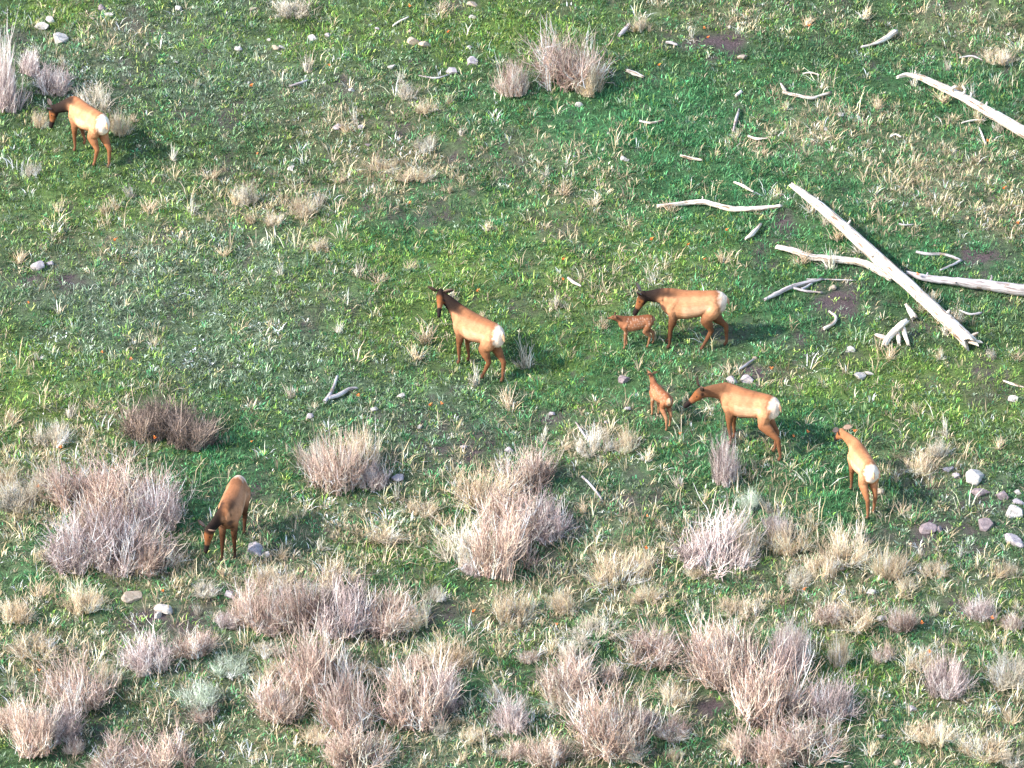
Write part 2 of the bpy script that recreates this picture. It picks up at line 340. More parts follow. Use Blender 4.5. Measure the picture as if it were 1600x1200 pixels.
def shrub(px, py, w, H, kind, label=None, v=None, group=None):
    """px,py = middle of the clump's foot in the photo, w and H = its width and height there"""
    w *= .99; H *= 1.12; py += .04 * H; c = P(px, py - .18 * w); m1, m2 = shrub_meshes(kind, random.randrange(7) if v is None else v)
    wm = w / PPM; h = max(.3, (H - .30 * w) / (PPM * .94))
    c.z = float(terrain(c.x, c.y))
    name = {'brown': 'shrub', 'pink': 'shrub', 'lilac': 'shrub', 'tan': 'grass_clump', 'pale': 'grass_clump', 'sage': 'sagebrush'}[kind]
    e = link(name, None); e.location = c; e.rotation_euler = (random.uniform(-.12, .12), random.uniform(-.12, .12), random.uniform(0, 6.28)); e.scale = (wm * random.uniform(.82, 1.08), wm * random.uniform(.82, 1.08), h)
    e.empty_display_size = .2
    for nm, me in (('branches', m1), ('twigs', m2)):
        o = link(nm, me, parent=e)
    tag(e, label or where(LOOK[kind], px, py), {'shrub': 'shrub', 'grass_clump': 'dry grass', 'sagebrush': 'sagebrush'}[name], group or {'shrub': 'dry shrubs on the meadow', 'grass_clump': 'dry grass clumps on the meadow', 'sagebrush': 'grey green sage clumps'}[name])
    return e
S = [(890,140,118,125,'pink','tall pinkish dry shrub at the top, right of a smaller one'),(803,152,60,80,'pink','smaller pinkish shrub just left of the tall shrub at the top'),(920,150,50,70,'tan',None),
 (10,172,64,125,'lilac','tall lilac shrub cut off by the left edge above the grazing elk'),(150,172,66,55,'pale','pale dry clump directly behind the back of the top left elk'),(188,212,40,52,'tan','tan dry clump at the rump of the top left elk'),
 (457,32,74,50,'pale',None),(1000,52,42,36,'tan',None),(85,150,66,60,'lilac',None),(50,120,50,50,'lilac',None),(62,200,30,36,'tan',None),
 (232,690,84,85,'brown','left half of the dark brown twiggy shrub pair'),(300,705,90,85,'brown','right half of the dark brown twiggy shrub pair'),(262,680,80,66,'brown',None),
 (135,800,110,110,'pink','upper left bush of the big pink shrub at the left'),(205,815,110,105,'pink',None),(245,830,80,100,'lilac',None),(120,890,90,90,'lilac',None),(180,895,110,115,'lilac','lowest middle bush of the big pink shrub at the left'),(240,895,80,80,'pink',None),(165,850,100,100,'pink',None),
 (525,765,84,115,'pink','orange topped pink shrub below the forked grey branch'),(565,735,70,88,'tan',None),(488,735,60,60,'pale',None),(585,765,50,56,'lilac',None),
 (755,800,96,84,'tan',None),(825,770,90,86,'pink',None),(735,885,96,95,'pale',None),(785,898,96,125,'pink','tallest pink bush of the big shrub clump in the middle'),(850,845,84,84,'lilac',None),(800,840,96,96,'pink',None),
 (405,980,84,84,'pink',None),(465,985,90,100,'pink',None),(535,992,96,100,'lilac',None),(600,990,84,84,'pink',None),(645,985,60,60,'tan',None),(430,925,70,50,'tan',None),(520,920,80,50,'tan',None),
 (800,975,70,70,'tan',None),(1115,895,104,105,'lilac','lilac dry shrub below the cow elk with the stretched neck'),(1160,870,60,76,'tan',None),(1132,755,44,86,'lilac','narrow upright greyish shrub under the stretching elk front hoof'),
 (955,915,80,66,'tan',None),(995,900,50,50,'tan',None),(925,1003,72,52,'pale',None),(1018,1046,96,72,'pink','compact pink shrub directly above and right of the bottom middle clumps'),(885,1098,88,76,'pink',None),(960,1180,112,115,'pink',None),(795,1148,72,66,'lilac',None),
 (1140,1075,110,110,'pink',None),(1195,1130,110,130,'pink','tallest pink bush of the big shrub clump at the bottom right'),(1230,1060,70,96,'lilac',None),(1295,1125,80,76,'lilac',None),(1255,1196,110,84,'pink',None),(1190,1205,90,80,'pink',None),(1130,1020,60,50,'tan',None),
 (500,1085,110,120,'pink',None),(440,1130,84,76,'pink',None),(545,1140,100,110,'pink','pink bush in the middle of the bottom left shrub clump'),(560,1205,84,80,'pink',None),(655,1130,104,110,'pink',None),(695,1110,60,76,'lilac',None),
 (235,1055,84,76,'lilac',None),(300,1030,66,50,'pink',None),(120,1110,90,96,'pink',None),(165,1080,60,60,'tan',None),(55,1180,84,100,'pink',None),(180,1215,96,76,'pink',None),(260,1215,96,84,'pink',None),(95,1160,60,70,'lilac',None),(310,1110,60,50,'sage',None),
 (55,1035,84,56,'tan',None),(30,800,76,66,'pale','pale straw clump at the left edge beside the big pink shrub'),(75,775,50,70,'pale',None),(10,765,50,50,'tan',None),(130,960,60,60,'tan',None),(30,975,60,50,'tan',None),(90,700,50,50,'pale',None),
 (705,1045,76,60,'tan',None),(1235,865,66,60,'tan',None),(1215,840,46,46,'lilac',None),(1320,885,76,66,'tan',None),(1390,905,54,60,'tan',None),(1285,905,60,50,'tan',None),
 (1480,1090,72,86,'lilac',None),(1575,1075,62,70,'pale',None),(1458,1165,66,50,'tan',None),(1545,1190,76,56,'tan',None),(1335,985,80,56,'tan',None),(1235,1010,50,46,'pale',None),(1310,1040,40,60,'tan',None),
 (925,712,54,56,'pale',None),(980,705,42,46,'tan',None),(1440,742,56,50,'tan',None),(1465,715,40,36,'pale',None),(1560,105,56,40,'tan',None),(850,1200,66,56,'pink',None),
 (650,290,60,40,'tan',None),(600,270,50,34,'tan',None),(665,240,40,34,'pale',None),(385,322,42,50,'pale',None),(470,340,44,44,'tan',None),(430,355,36,32,'tan',None),(635,155,34,40,'pale',None),(665,180,40,30,'tan',None),
 (50,278,28,36,'pale',None),(500,395,34,30,'tan',None),(660,810,60,40,'tan',None),(600,850,60,36,'tan',None),(1150,965,60,40,'tan',None),(880,960,46,44,'tan',None),(1010,945,50,40,'tan',None),(360,1060,60,40,'sage',None),
 (1170,800,40,40,'sage',None),(1450,490,30,40,'tan','tan straw clump tucked under the lower end of the thick log'),(1490,510,26,34,'tan',None)]
for px, py, w_, H_, kd, lb in S: shrub(px, py, w_, H_, kd, lb)

# smaller clumps filling the lower half between the big ones
g_ = random.Random(21); spots_ = [(q_[0], q_[1] - .3 * q_[3]) for q_ in S]; ELKS = [(1083,500),(744,535),(1166,660),(1342,745),(136,205),(355,820),(992,520),(1031,630)]
added = 0
while added < 42:
    px, py = g_.uniform(5, 1595), 1200 - 480 * g_.random() ** 1.15
    if py < 870 - 40 * (px > 700) or min((px - a) ** 2 + ((py - b_) * 1.3) ** 2 for a, b_ in spots_) < 42 ** 2 or min(math.hypot(px - a, py - 20 - b_) for a, b_ in ELKS) < 75: continue
    if 1430 < px and py < 880: continue
    kd = g_.choice(['tan', 'tan', 'pale', 'pink', 'pink', 'lilac', 'pale']); w_ = g_.uniform(30, 58); H_ = w_ * g_.uniform(.6, 1.0)
    if kd == 'sage': H_ *= .6
    spots_.append((px, py)); shrub(px, py, w_, H_, kd, where('small ' + {'tan': 'tan dry clump', 'pale': 'pale straw clump', 'pink': 'pinkish shrub', 'lilac': 'greyish shrub', 'sage': 'grey green sage clump'}[kd], px, py)); added += 1

# small straw tufts
tuft_me = []
for v in range(5):
    V, Q, C_ = stems(84, .06, .42, 1.4, .0072, 4, .8, PALE if v % 2 else TANC, 3, 900 + v, 0, .5, .4)
    m_ = quad_mesh('straw_tuft', V, Q, C_); m_.materials.append(mat_straw); tuft_me.append(m_)
T = [(1268,330),(1290,352),(1312,372),(1345,395),(1470,505),(1455,478),(1480,520),(1440,470),(1430,135),(1475,160),(1530,190),(1560,205),(1250,408),(1300,420),(165,335),(180,325),(205,308),(232,328),(300,335),(395,348),(368,318),(820,572,1.5),(797,640,1.3),(745,600),(668,535,1.3),(650,560),(708,470),(545,205),(555,190),(530,285),(240,540),(500,320),
     (880,300),(855,275),(1190,240),(1150,215),(975,700),(1050,330),(930,320),(700,300),(760,360),(1345,850,1.6),(1310,840,1.3),(1480,680),(1560,700),(1430,640),(1550,560),(1590,560),(625,130),(30,410),(100,100),
     (480,110),(690,20),(1080,60),(1260,40),(1350,30),(1480,110),(1500,140),(1520,150),(1370,170),(1230,170),(560,430),(640,420),(440,430),(350,400),(60,560),(110,650),(150,640),(60,690),(20,660),(490,640),
     (455,620),(880,700),(850,690),(910,800),(1010,720),(1060,760),(1410,800),(1500,870),(1560,900),(1590,950),(1460,960),(1500,1010),(1420,1040),(1580,1130),(1360,1180),(1050,1100),(1000,1120),(760,1180),
     (720,1190),(860,1020),(680,930),(440,870),(500,860),(350,900),(390,880),(310,960),(60,930),(20,1080),(330,1090),(400,1190),(1180,960),(1220,940),(1090,960),(1080,1000),(1410,930),(1440,870),(755,497,.6),
     (620,780),(690,820),(1270,820),(1200,800),(590,440),(530,520),(1390,560),(1470,560),(870,480),(940,510),(1020,440),(1130,410),(90,330),(130,200),(210,190),(270,250),(330,280),(700,160),(720,210)]
for i, tt in enumerate(T):
    px, py = tt[0], tt[1]; sc = (tt[2] if len(tt) > 2 else 1.0) * (1.25 if i < 26 else 1) * random.uniform(.75, 1.2)
    c = P(px, py); o = link('straw_tuft', tuft_me[i % 5]); o.location = (c.x, c.y, c.z - .01)
    o.rotation_euler = (random.uniform(-.15, .15), random.uniform(-.15, .15), random.uniform(0, 6.28)); o.scale = (sc * 1.1, sc * 1.1, sc * random.uniform(.8, 1.25))
    tag(o, where('small straw tuft', px, py), 'grass tuft', 'straw tufts scattered in the green grass')

# orange wildflowers
mfs = plant_mat('flower_stalk', 0, .6, .1)
mfl, t, b = nodes('orange_petals'); n = noise_node(t, 60); r = ramp(t, n.outputs[0], [(.4, (.75, .13, .02)), (.6, (.85, .33, .05))]); t.links.new(r.outputs[0], b.inputs['Base Color']); b.inputs['Roughness'].default_value = .6
V, Q, C_ = stems(5, .01, .30, .5, .006, 3, .3, [(.12, .16, .05)], 3, 5, 0, .1, .2); st_me = quad_mesh('stalk', V, Q, C_); st_me.materials.append(mfs)
fl_me = bpy.data.meshes.new('bloom'); vv, ff = [], []
for k in range(14):
    a = k * 2.4; z = .26 + .05 * (k % 4) / 4; r_ = .012 + .018 * (k % 3) / 2; o_ = len(vv); c_, s_ = math.cos(a), math.sin(a)
    vv += [(c_ * .004, s_ * .004, z), (c_ * r_ - s_ * .012, s_ * r_ + c_ * .012, z + .012), (c_ * r_ * 1.9, s_ * r_ * 1.9, z + .03), (c_ * r_ + s_ * .012, s_ * r_ - c_ * .012, z + .012)]; ff.append((o_, o_ + 1, o_ + 2, o_ + 3))
fl_me.from_pydata(vv, [], ff); fl_me.materials.append(mfl)
FL = [(1262,686),(1240,690),(1062,688),(746,466),(1030,110),(1100,52),(1106,67),(1264,50),(1568,309),(1378,430),(1433,440),(515,110),(640,325),(402,248),(95,710),(60,772),(242,695),(393,698),(62,1060),(255,932),
      (740,968),(416,1090),(1256,935),(1011,815),(1010,870),(880,445),(1018,388),(1075,390),(1100,412),(880,413),(1135,372),(205,570),(160,558),(672,645),(560,630),(1205,590),(1543,230),(1440,985),(1550,980),(1452,1036),
      (870,985),(640,20),(700,60),(393,145),(45,480),(180,390),(690,640),(1335,685),(1590,360)]
for px, py in FL:
    c = P(px, py + 8); e = link('wildflower', None); e.location = c; sc = random.uniform(.8, 1.25); e.scale = (sc,) * 3; e.rotation_euler = (0, 0, random.uniform(0, 6)); e.empty_display_size = .1
    link('stalk', st_me, parent=e); link('bloom', fl_me, parent=e)
    tag(e, where('tiny orange wildflower', px, py), 'wildflower', 'orange wildflowers in the meadow')

# ------------------------------------------------------------------ rocks
def rock_mat(name, c0, c1, c2):
    m, t, b = nodes(name); n = noise_node(t, 6, 6, .65); r = ramp(t, n.outputs[0], [(.32, c0), (.5, c1), (.68, c2)])
    n2 = noise_node(t, 30, 4, .7); mr = t.nodes.new('ShaderNodeMapRange'); mr.inputs[1].default_value = .55; mr.inputs[2].default_value = .7; mr.inputs[4].default_value = .6
    mx = t.nodes.new('ShaderNodeMix'); mx.data_type = 'RGBA'; mx.inputs[7].default_value = (.22, .20, .15, 1)
    t.links.new(n2.outputs[0], mr.inputs[0]); t.links.new(mr.outputs[0], mx.inputs[0]); t.links.new(r.outputs[0], mx.inputs[6]); t.links.new(mx.outputs[2], b.inputs['Base Color'])
    b.inputs['Roughness'].default_value = .9; bp = t.nodes.new('ShaderNodeBump'); bp.inputs['Strength'].default_value = .6; bp.inputs['Distance'].default_value = .03
    t.links.new(n2.outputs[0], bp.inputs['Height']); t.links.new(bp.outputs[0], b.inputs['Normal']); return m
RM = {'white': rock_mat('pale_stone', (.26, .23, .21), (.42, .385, .355), (.56, .52, .48)), 'lilac': rock_mat('lilac_stone', (.23, .20, .21), (.34, .30, .315), (.46, .415, .42)),
      'purple': rock_mat('purple_stone', (.13, .10, .105), (.20, .155, .165), (.31, .25, .25)), 'tan': rock_mat('tan_stone', (.24, .18, .13), (.35, .28, .21), (.46, .38, .30))}
import bmesh
rock_me = {}
def rock_mesh(v, colr):
    if (v, colr) in rock_me: return rock_me[(v, colr)]
    g = random.Random(v * 7 + 3); bm = bmesh.new(); bmesh.ops.create_icosphere(bm, subdivisions=4, radius=.5)
    pl = [(Vector((g.gauss(0, 1), g.gauss(0, 1), g.gauss(.3, 1))).normalized(), g.uniform(.22, .42)) for _ in range(15)]
    for vt in bm.verts:
        p = vt.co.copy()
        for nrm, d in pl:
            e = p.dot(nrm) - d
            if e > 0: p -= nrm * e
        p *= 1 + .10 * (float(vn(p.x * 5 + 9, p.y * 5 + p.z * 4 + v, v)) - .5) + .05 * (float(vn(p.x * 14 + 9, p.z * 14 + p.y * 9 + v, v)) - .5)
        vt.co = p
    me = bpy.data.meshes.new('rock'); bm.to_mesh(me); bm.free(); me.materials.append(RM[colr])
    rock_me[(v, colr)] = me; return me
RK = [(65,42,30,'white'),(93,64,34,'white'),(78,32,20,'white'),(160,15,20,'purple'),(170,24,16,'white'),(487,60,20,'white'),(512,56,16,'lilac'),(648,66,24,'tan'),(665,72,24,'tan'),(640,50,12,'tan'),(612,106,14,'white'),(705,112,28,'lilac'),(737,97,28,'lilac'),
 (740,28,15,'white'),(738,8,18,'tan'),(905,165,18,'white'),(1312,181,20,'white'),(1160,90,24,'tan'),(1140,43,10,'white'),(60,417,30,'lilac'),(78,413,12,'lilac'),(975,250,18,'white'),(620,750,28,'lilac'),(398,860,34,'lilac'),(416,868,18,'white'),
 (627,619,15,'white'),(585,641,13,'white'),(485,652,17,'lilac'),(655,668,11,'white'),(725,699,14,'lilac'),(795,704,16,'lilac'),(977,594,22,'purple'),(862,648,11,'lilac'),(1328,548,20,'white'),(1345,590,26,'white'),(1358,584,16,'white'),(1583,624,20,'white'),
 (1582,804,34,'white'),(1522,747,36,'white'),(1495,745,18,'lilac'),(1482,735,18,'lilac'),(1530,770,30,'purple'),(1566,776,28,'purple'),(1538,824,32,'purple'),(1450,828,30,'purple'),(1468,830,18,'purple'),(1583,848,34,'lilac'),(1592,785,20,'lilac'),(1375,770,20,'tan'),
 (1360,927,16,'white'),(1378,968,16,'white'),(1398,984,14,'white'),(1377,1152,13,'white'),(1383,1126,9,'white'),(1424,1108,16,'lilac'),(1401,1192,16,'tan'),(255,954,28,'white'),(247,962,16,'white'),(205,934,34,'tan'),(360,930,26,'lilac'),(1168,594,26,'lilac'),(1145,596,20,'lilac'),
 (1300,452,16,'tan'),(432,76,18,'tan'),(440,75,10,'white'),(455,263,20,'white'),(420,63,10,'white'),(280,15,16,'white'),(372,78,16,'white'),(230,70,9,'white'),(275,98,8,'white'),(590,45,9,'lilac'),(733,75,12,'white'),(550,142,14,'white'),(528,200,18,'lilac'),(565,200,14,'lilac'),(576,228,14,'purple'),
 (1575,54,10,'white'),(1290,203,12,'white'),(950,210,8,'white'),(980,640,12,'lilac'),(1180,560,10,'tan'),(1325,1200,16,'tan'),(860,1085,9,'white'),(985,500,9,'lilac'),(948,661,9,'lilac'),(1316,890,9,'white'),(145,30,12,'tan'),(395,15,14,'tan'),(1120,620,12,'lilac'),(1590,770,14,'white'),(545,970,10,'white')]
for i, (px, py, s_, cl) in enumerate(RK):
    c = P(px, py); o = link('rock', rock_mesh(i % 6, cl)); s = s_ / PPM * 1.02
    o.location = (c.x, c.y, c.z + s * .02 + .01); o.rotation_euler = (random.uniform(-.3, .3), random.uniform(-.3, .3), random.uniform(0, 6.28))
    o.scale = (s * random.uniform(1.0, 1.25), s * random.uniform(.85, 1.1), s * random.uniform(.6, .8))
    sz = 'large' if s_ >= 28 else ('small' if s_ >= 14 else 'tiny')
    tag(o, where(f"{sz} {'pale' if cl == 'white' else cl} rock", px, py) if (px, py) not in ((398, 860), (1538, 824)) else
        {398: 'lilac boulder in front of the elk that faces the camera', 1538: 'round purple rock, biggest dark rock near the right edge'}[px], 'rock', 'rocks lying in the grass')

# ------------------------------------------------------------------ dead wood
def wood_mat(name, lo, mid, hi):
    m, t, b = nodes(name)
    at = t.nodes.new('ShaderNodeAttribute'); at.attribute_name = 'grain'; at.attribute_type = 'GEOMETRY'
    n = t.nodes.new('ShaderNodeTexNoise'); n.inputs['Scale'].default_value = 1; n.inputs['Detail'].default_value = 6; n.inputs['Roughness'].default_value = .65
    t.links.new(at.outputs['Vector'], n.inputs['Vector']); r = ramp(t, n.outputs[0], [(.38, lo), (.48, mid), (.62, hi)])
    nb_ = noise_node(t, 2.6, 5, .7); rb = ramp(t, nb_.outputs[0], [(.58, (0, 0, 0)), (.64, (1, 1, 1))])       # remnants of bark
    mx = t.nodes.new('ShaderNodeMix'); mx.data_type = 'RGBA'; mx.inputs[7].default_value = (.20, .135, .09, 1)
    ml = t.nodes.new('ShaderNodeMath'); ml.operation = 'MULTIPLY'; ml.inputs[1].default_value = .75
    t.links.new(rb.outputs[0], ml.inputs[0]); t.links.new(ml.outputs[0], mx.inputs[0]); t.links.new(r.outputs[0], mx.inputs[6])
    t.links.new(mx.outputs[2], b.inputs['Base Color']); b.inputs['Roughness'].default_value = .85; b.inputs['Specular IOR Level'].default_value = .2
    bp = t.nodes.new('ShaderNodeBump'); bp.inputs['Strength'].default_value = .7; bp.inputs['Distance'].default_value = .02
    t.links.new(n.outputs[0], bp.inputs['Height']); t.links.new(bp.outputs[0], b.inputs['Normal']); return m
mw_white = wood_mat('sun_bleached_wood', (.13, .08, .05), (.50, .43, .36), (.72, .67, .61))
mw_grey = wood_mat('grey_weathered_wood', (.13, .105, .10), (.33, .30, .30), (.45, .43, .44))
def tube(name, pts, rads, sides=14, seed=0, rough=.10, sub=6, jag=True):
    """bent tapering trunk through 3D points; split, ragged ends"""
    pts = [Vector(p) for p in pts]; n = len(pts); cs, rs = [], []
    for i in range(n - 1):
        p0, p1, p2, p3 = pts[max(i - 1, 0)], pts[i], pts[i + 1], pts[min(i + 2, n - 1)]
        for k in range(sub):
            f = k / sub; f2, f3 = f * f, f * f * f
            cs.append(.5 * ((2 * p1) + (p2 - p0) * f + (2 * p0 - 5 * p1 + 4 * p2 - p3) * f2 + (3 * p1 - p0 - 3 * p2 + p3) * f3)); rs.append(rads[i] * (1 - f) + rads[i + 1] * f)
    cs.append(pts[-1]); rs.append(rads[-1]); m = len(cs); g = random.Random(seed)
    V, G = [], []; dist = 0; org = cs[0].copy()
    for i in range(m):
        tg = (cs[min(i + 1, m - 1)] - cs[max(i - 1, 0)]).normalized(); s = tg.cross(Vector((0, 0, 1))).normalized(); u = s.cross(tg)
        if i: dist += (cs[i] - cs[i - 1]).length
        cj = Vector((g.gauss(0, 1), g.gauss(0, 1), g.gauss(0, 1))) * rs[i] * .05
        for k in range(sides):
            a = 2 * math.pi * k / sides; rr = rs[i] * (1 + rough * 2 * (float(vn(dist / (rs[i] * 5 + .02) + seed, k * .9, seed)) - .5) + rough * (float(vn(dist * 9, k * 2.3, seed + 5)) - .5))
            e = Vector((0, 0, 0))
            if jag and i in (0, m - 1): e = tg * (g.uniform(-.2, 1.2) * rs[i]) * (-1 if i == 0 else 1)
            V.append(cs[i] + cj + s * math.cos(a) * rr + u * math.sin(a) * rr + e - org); G.append((dist * 2.2, math.cos(a) * rs[i] * 26 + seed, math.sin(a) * rs[i] * 26))
    F = [(i * sides + k, i * sides + (k + 1) % sides, (i + 1) * sides + (k + 1) % sides, (i + 1) * sides + k) for i in range(m - 1) for k in range(sides)]
    for i, ix in ((0, cs[0]), (m - 1, cs[-1])):
        tg = (cs[1] - cs[0]) if i == 0 else (cs[-2] - cs[-1]); V.append(ix + tg.normalized() * rs[i] * .4 - org); G.append((dist, 3, 3)); c_ = len(V) - 1
        for k in range(sides):
            f_ = (i * sides + (k + 1) % sides, i * sides + k, c_); F.append(f_ if i == 0 else f_[::-1])
    me = bpy.data.meshes.new(name); me.from_pydata([tuple(v) for v in V], [], F)
    a = me.attributes.new('grain', 'FLOAT_VECTOR', 'POINT'); a.data.foreach_set('vector', np.array(G, dtype=np.float32).ravel())
    for p_ in me.polygons: p_.use_smooth = len(p_.vertices) == 4
    return me, org, cs, rs
def log(name, pix, label, cat, mat, seed, forks=(), stubs=(), group=None, rough=.10, sides=14):
    """pix rows: photo x, y, diameter in photo pixels, height of the axis above the ground (m)"""
    pts = [P(x, y, h) for x, y, d, h in pix]; rads = [d * .88 / PPM / 2 for x, y, d, h in pix]
    me, org, cs, rs = tube(name, pts, rads, sides, seed, rough); o = link(name, me, mat, loc=org)
    for k, fk in enumerate(forks):
        m2, og, _, _ = tube('branch', [P(x, y, h) for x, y, d, h in fk], [d / PPM / 2 for x, y, d, h in fk], 8, seed + k + 1, .1, 5); link('branch', m2, mat, o, og - org)
    for k, (f, ln, az, el) in enumerate(stubs):
        i = int(f * (len(cs) - 1)); r_ = rs[i]; d = Vector((math.cos(az) * math.cos(el), math.sin(az) * math.cos(el), math.sin(el)))
        m2, og, _, _ = tube('branch_stub', [cs[i] + d * r_ * .5, cs[i] + d * (r_ + ln * .5) + Vector((.02, 0, .01)), cs[i] + d * (r_ + ln)], [max(.014, r_ * .3), max(.011, r_ * .22), .008], 7, seed + 20 + k, .1, 3)
        link('branch_stub', m2, mat, o, og - org)
    return tag(o, label, cat, group)
WG = 'fallen dead wood lying in the grass'
log('fallen_log', [(1238,290,10,.38),(1275,318,17,.38),(1320,357,21,.36),(1370,402,23,.34),(1420,447,23,.3),(1468,490,23,.24),(1500,520,24,.2),(1513,533,26,.17)],
    'thick bleached log lying diagonally across a thinner one, roots end lower right', 'log', mw_white, 11, stubs=[(.33,.06,2.6,.8),(.30,.1,.7,.8),(.45,.05,3.8,.3),(.62,.06,3.9,.1),(.75,.06,.4,.9),(.97,.14,.2,.5),(.99,.2,-.9,-.1),(.985,.18,-.2,-.1),(.15,.05,1.2,.8)], group=WG)
log('fallen_log', [(1214,386,9,.10),(1240,391,12,.12),(1262,400,11,.13),(1290,404,13,.13),(1325,407,14,.14),(1352,412,13,.13),(1375,424,14,.12),(1392,434,12,.1)],
    'thinner bleached log ending under the thick diagonal log from the left', 'log', mw_white, 23, stubs=[(.3,.05,-1.7,.2),(.8,.06,-1.6,.1)], group=WG, rough=.16)
log('fallen_log', [(1417,426,7,.16),(1440,433,12,.15),(1475,438,15,.15),(1520,443,18,.16),(1560,448,20,.17),(1605,454,23,.17),(1660,460,24,.17)],
    'grey bleached log running from behind the thick log to the right edge', 'log', mw_grey, 31, stubs=[(.62,.12,1.3,1.0),(.4,.06,-1.4,.1),(.2,.05,.8,.9)], group=WG)
log('fallen_log', [(1403,120,6,.22),(1418,117,9,.22),(1438,121,12,.22),(1465,133,15,.23),(1500,150,16,.24),(1545,175,19,.24),(1585,198,21,.24),(1630,222,24,.24),(1680,250,25,.24)],
    'long bleached trunk in the upper right corner running out of the photo', 'log', mw_white, 47, forks=[[(1492,145,5,.28),(1488,138,5,.4),(1494,135,4,.5)],[(1502,150,6,.3),(1508,142,5,.42),(1505,136,4,.5)]], stubs=[(.55,.1,1.2,1.1),(.62,.08,1,.9),(.2,.06,1,.9)], group=WG)
log('dead_branch', [(1029,322,7,.08),(1050,320,8,.09),(1075,317,9,.1),(1100,316,10,.11),(1120,321,10,.1),(1142,326,11,.09),(1165,327,10,.09),(1195,325,9,.08),(1220,322,7,.07)],
    'crooked white branch lying level left of the thick log top', 'branch', mw_white, 53, stubs=[(.37,.08,1.4,.9),(.5,.05,-1,.2)], group=WG, rough=.14, sides=10)
def stick(pix, label, mat, seed, forks=()): log('dead_branch', [(x, y, d, .03 + d / PPM * .5) for x, y, d in pix], label, 'branch', mat, seed, [[(x, y, d, .03 + d / PPM * .5) for x, y, d in f] for f in forks], group=WG, rough=.14, sides=8)
stick([(1225,144,6),(1240,148,7),(1267,153,7),(1280,150,5),(1297,145,6)], 'bent white stick left of the upper right fallen trunk', mw_white, 61, [[(1228,145,5),(1224,137,5),(1220,131,3)]])
stick([(1346,73,5),(1362,70,6),(1380,62,10),(1399,50,12)], 'short white stick pointing up right above the upper right trunk', mw_white, 63)
stick([(1195,468,6),(1215,458,8),(1235,449,8),(1258,442,8),(1284,436,5)], 'grey stick slanting below the thinner log, left of its crossing', mw_grey, 65, [[(1240,450,5),(1262,455,4),(1285,457,3)],[(1252,452,5),(1262,447,4),(1270,441,3)]])
stick([(1433,394,5),(1450,397,6),(1470,397,6),(1485,400,5),(1501,407,5)], 'thin grey twig bent like a hook on soil right of the thick log', mw_grey, 67, [[(1501,407,5),(1488,414,4),(1469,422,3)]])
stick([(508,627,7),(515,617,7),(521,605,6),(527,588,4)], 'forked grey branch, V shaped, alone in the grass left of centre', mw_grey, 69, [[(513,622,7),(530,617,7),(545,608,6),(558,606,3)]])
STK = [([(1146,205,5),(1150,188,7),(1155,170,3)],'g'),([(1063,243,4),(1078,247,6),(1097,250,4)],'w'),([(1000,189,4),(1018,192,5),(1036,188,3)],'w'),([(1148,285,4),(1162,291,6),(1177,299,3)],'w'),([(1165,373,4),(1175,366,9),(1189,350,5)],'w'),
 ([(1288,513,6),(1302,505,6),(1306,495,5),(1296,487,4)],'w'),([(1500,485,3),(1515,491,5),(1533,489,4)],'g'),([(1170,213,5),(1182,217,6),(1200,216,4)],'w'),([(453,134,4),(466,131,6),(479,126,4)],'g'),([(980,110,6),(992,115,9),(1005,120,5)],'w'),
 ([(968,55,6),(975,48,9),(983,38,6)],'g'),([(1503,192,3),(1520,188,4),(1538,187,3)],'w'),([(888,434,5),(895,440,6),(908,447,3)],'w'),([(1042,66,5),(1050,67,7),(1058,70,4)],'g'),([(614,40,3),(625,33,4),(638,27,3)],'w'),
 ([(1155,577,3),(1165,570,5),(1178,561,3)],'g'),([(1150,150,5),(1158,143,7),(1075,141,3)][:2],'w'),([(1255,115,3),(1268,114,4),(1280,117,3)],'w'),([(1260,436,2),(1300,437,3),(1335,438,2)],'g'),([(1392,213,3),(1400,210,4),(1408,214,3)],'w'),
 ([(1530,200,3),(1535,212,4),(1540,225,3)],'w'),([(1405,350,3),(1415,352,4),(1427,351,3)],'g'),([(1568,595,3),(1585,601,5),(1600,605,3)],'w'),([(900,660,3),(910,675,5),(922,692,3)],'g'),([(910,745,4),(925,760,5),(940,780,3)],'g'),
 ([(1015,930,3),(1100,700,3)][:1]+[(1030,935,4),(1040,930,3)],'w'),([(640,1077,4),(625,1066,5),(612,1058,3)],'g'),([(1170,640,3),(1160,648,4),(1150,652,3)],'g'),([(1500,90,3),(1520,88,4),(1535,94,3)],'g'),([(700,117,3),(680,122,4),(655,118,3)],'g')]
for i, (px_, k_) in enumerate(STK): stick(px_, where('small weathered stick', *px_[len(px_) // 2][:2]), mw_white if k_ == 'w' else mw_grey, 100 + i * 3)
log('broken_stump', [(1382,540,9,.05),(1388,528,12,.12),(1397,518,13,.2),(1408,508,13,.3),(1416,502,9,.34)], 'white broken root piece just left of the thick log lower end', 'stump', mw_white, 201,
    forks=[[(1388,530,8,.1),(1378,527,9,.12),(1370,524,6,.14)],[(1410,508,9,.28),(1413,520,8,.16),(1420,540,5,.04)],[(1400,516,8,.2),(1404,528,7,.1),(1405,537,5,.04)]], group=WG)
log('broken_stump', [(1428,496,13,.08),(1422,486,10,.15),(1416,476,5,.24)], 'small pointed white splinter of wood between root piece and thick log', 'stump', mw_white, 207, group=WG)

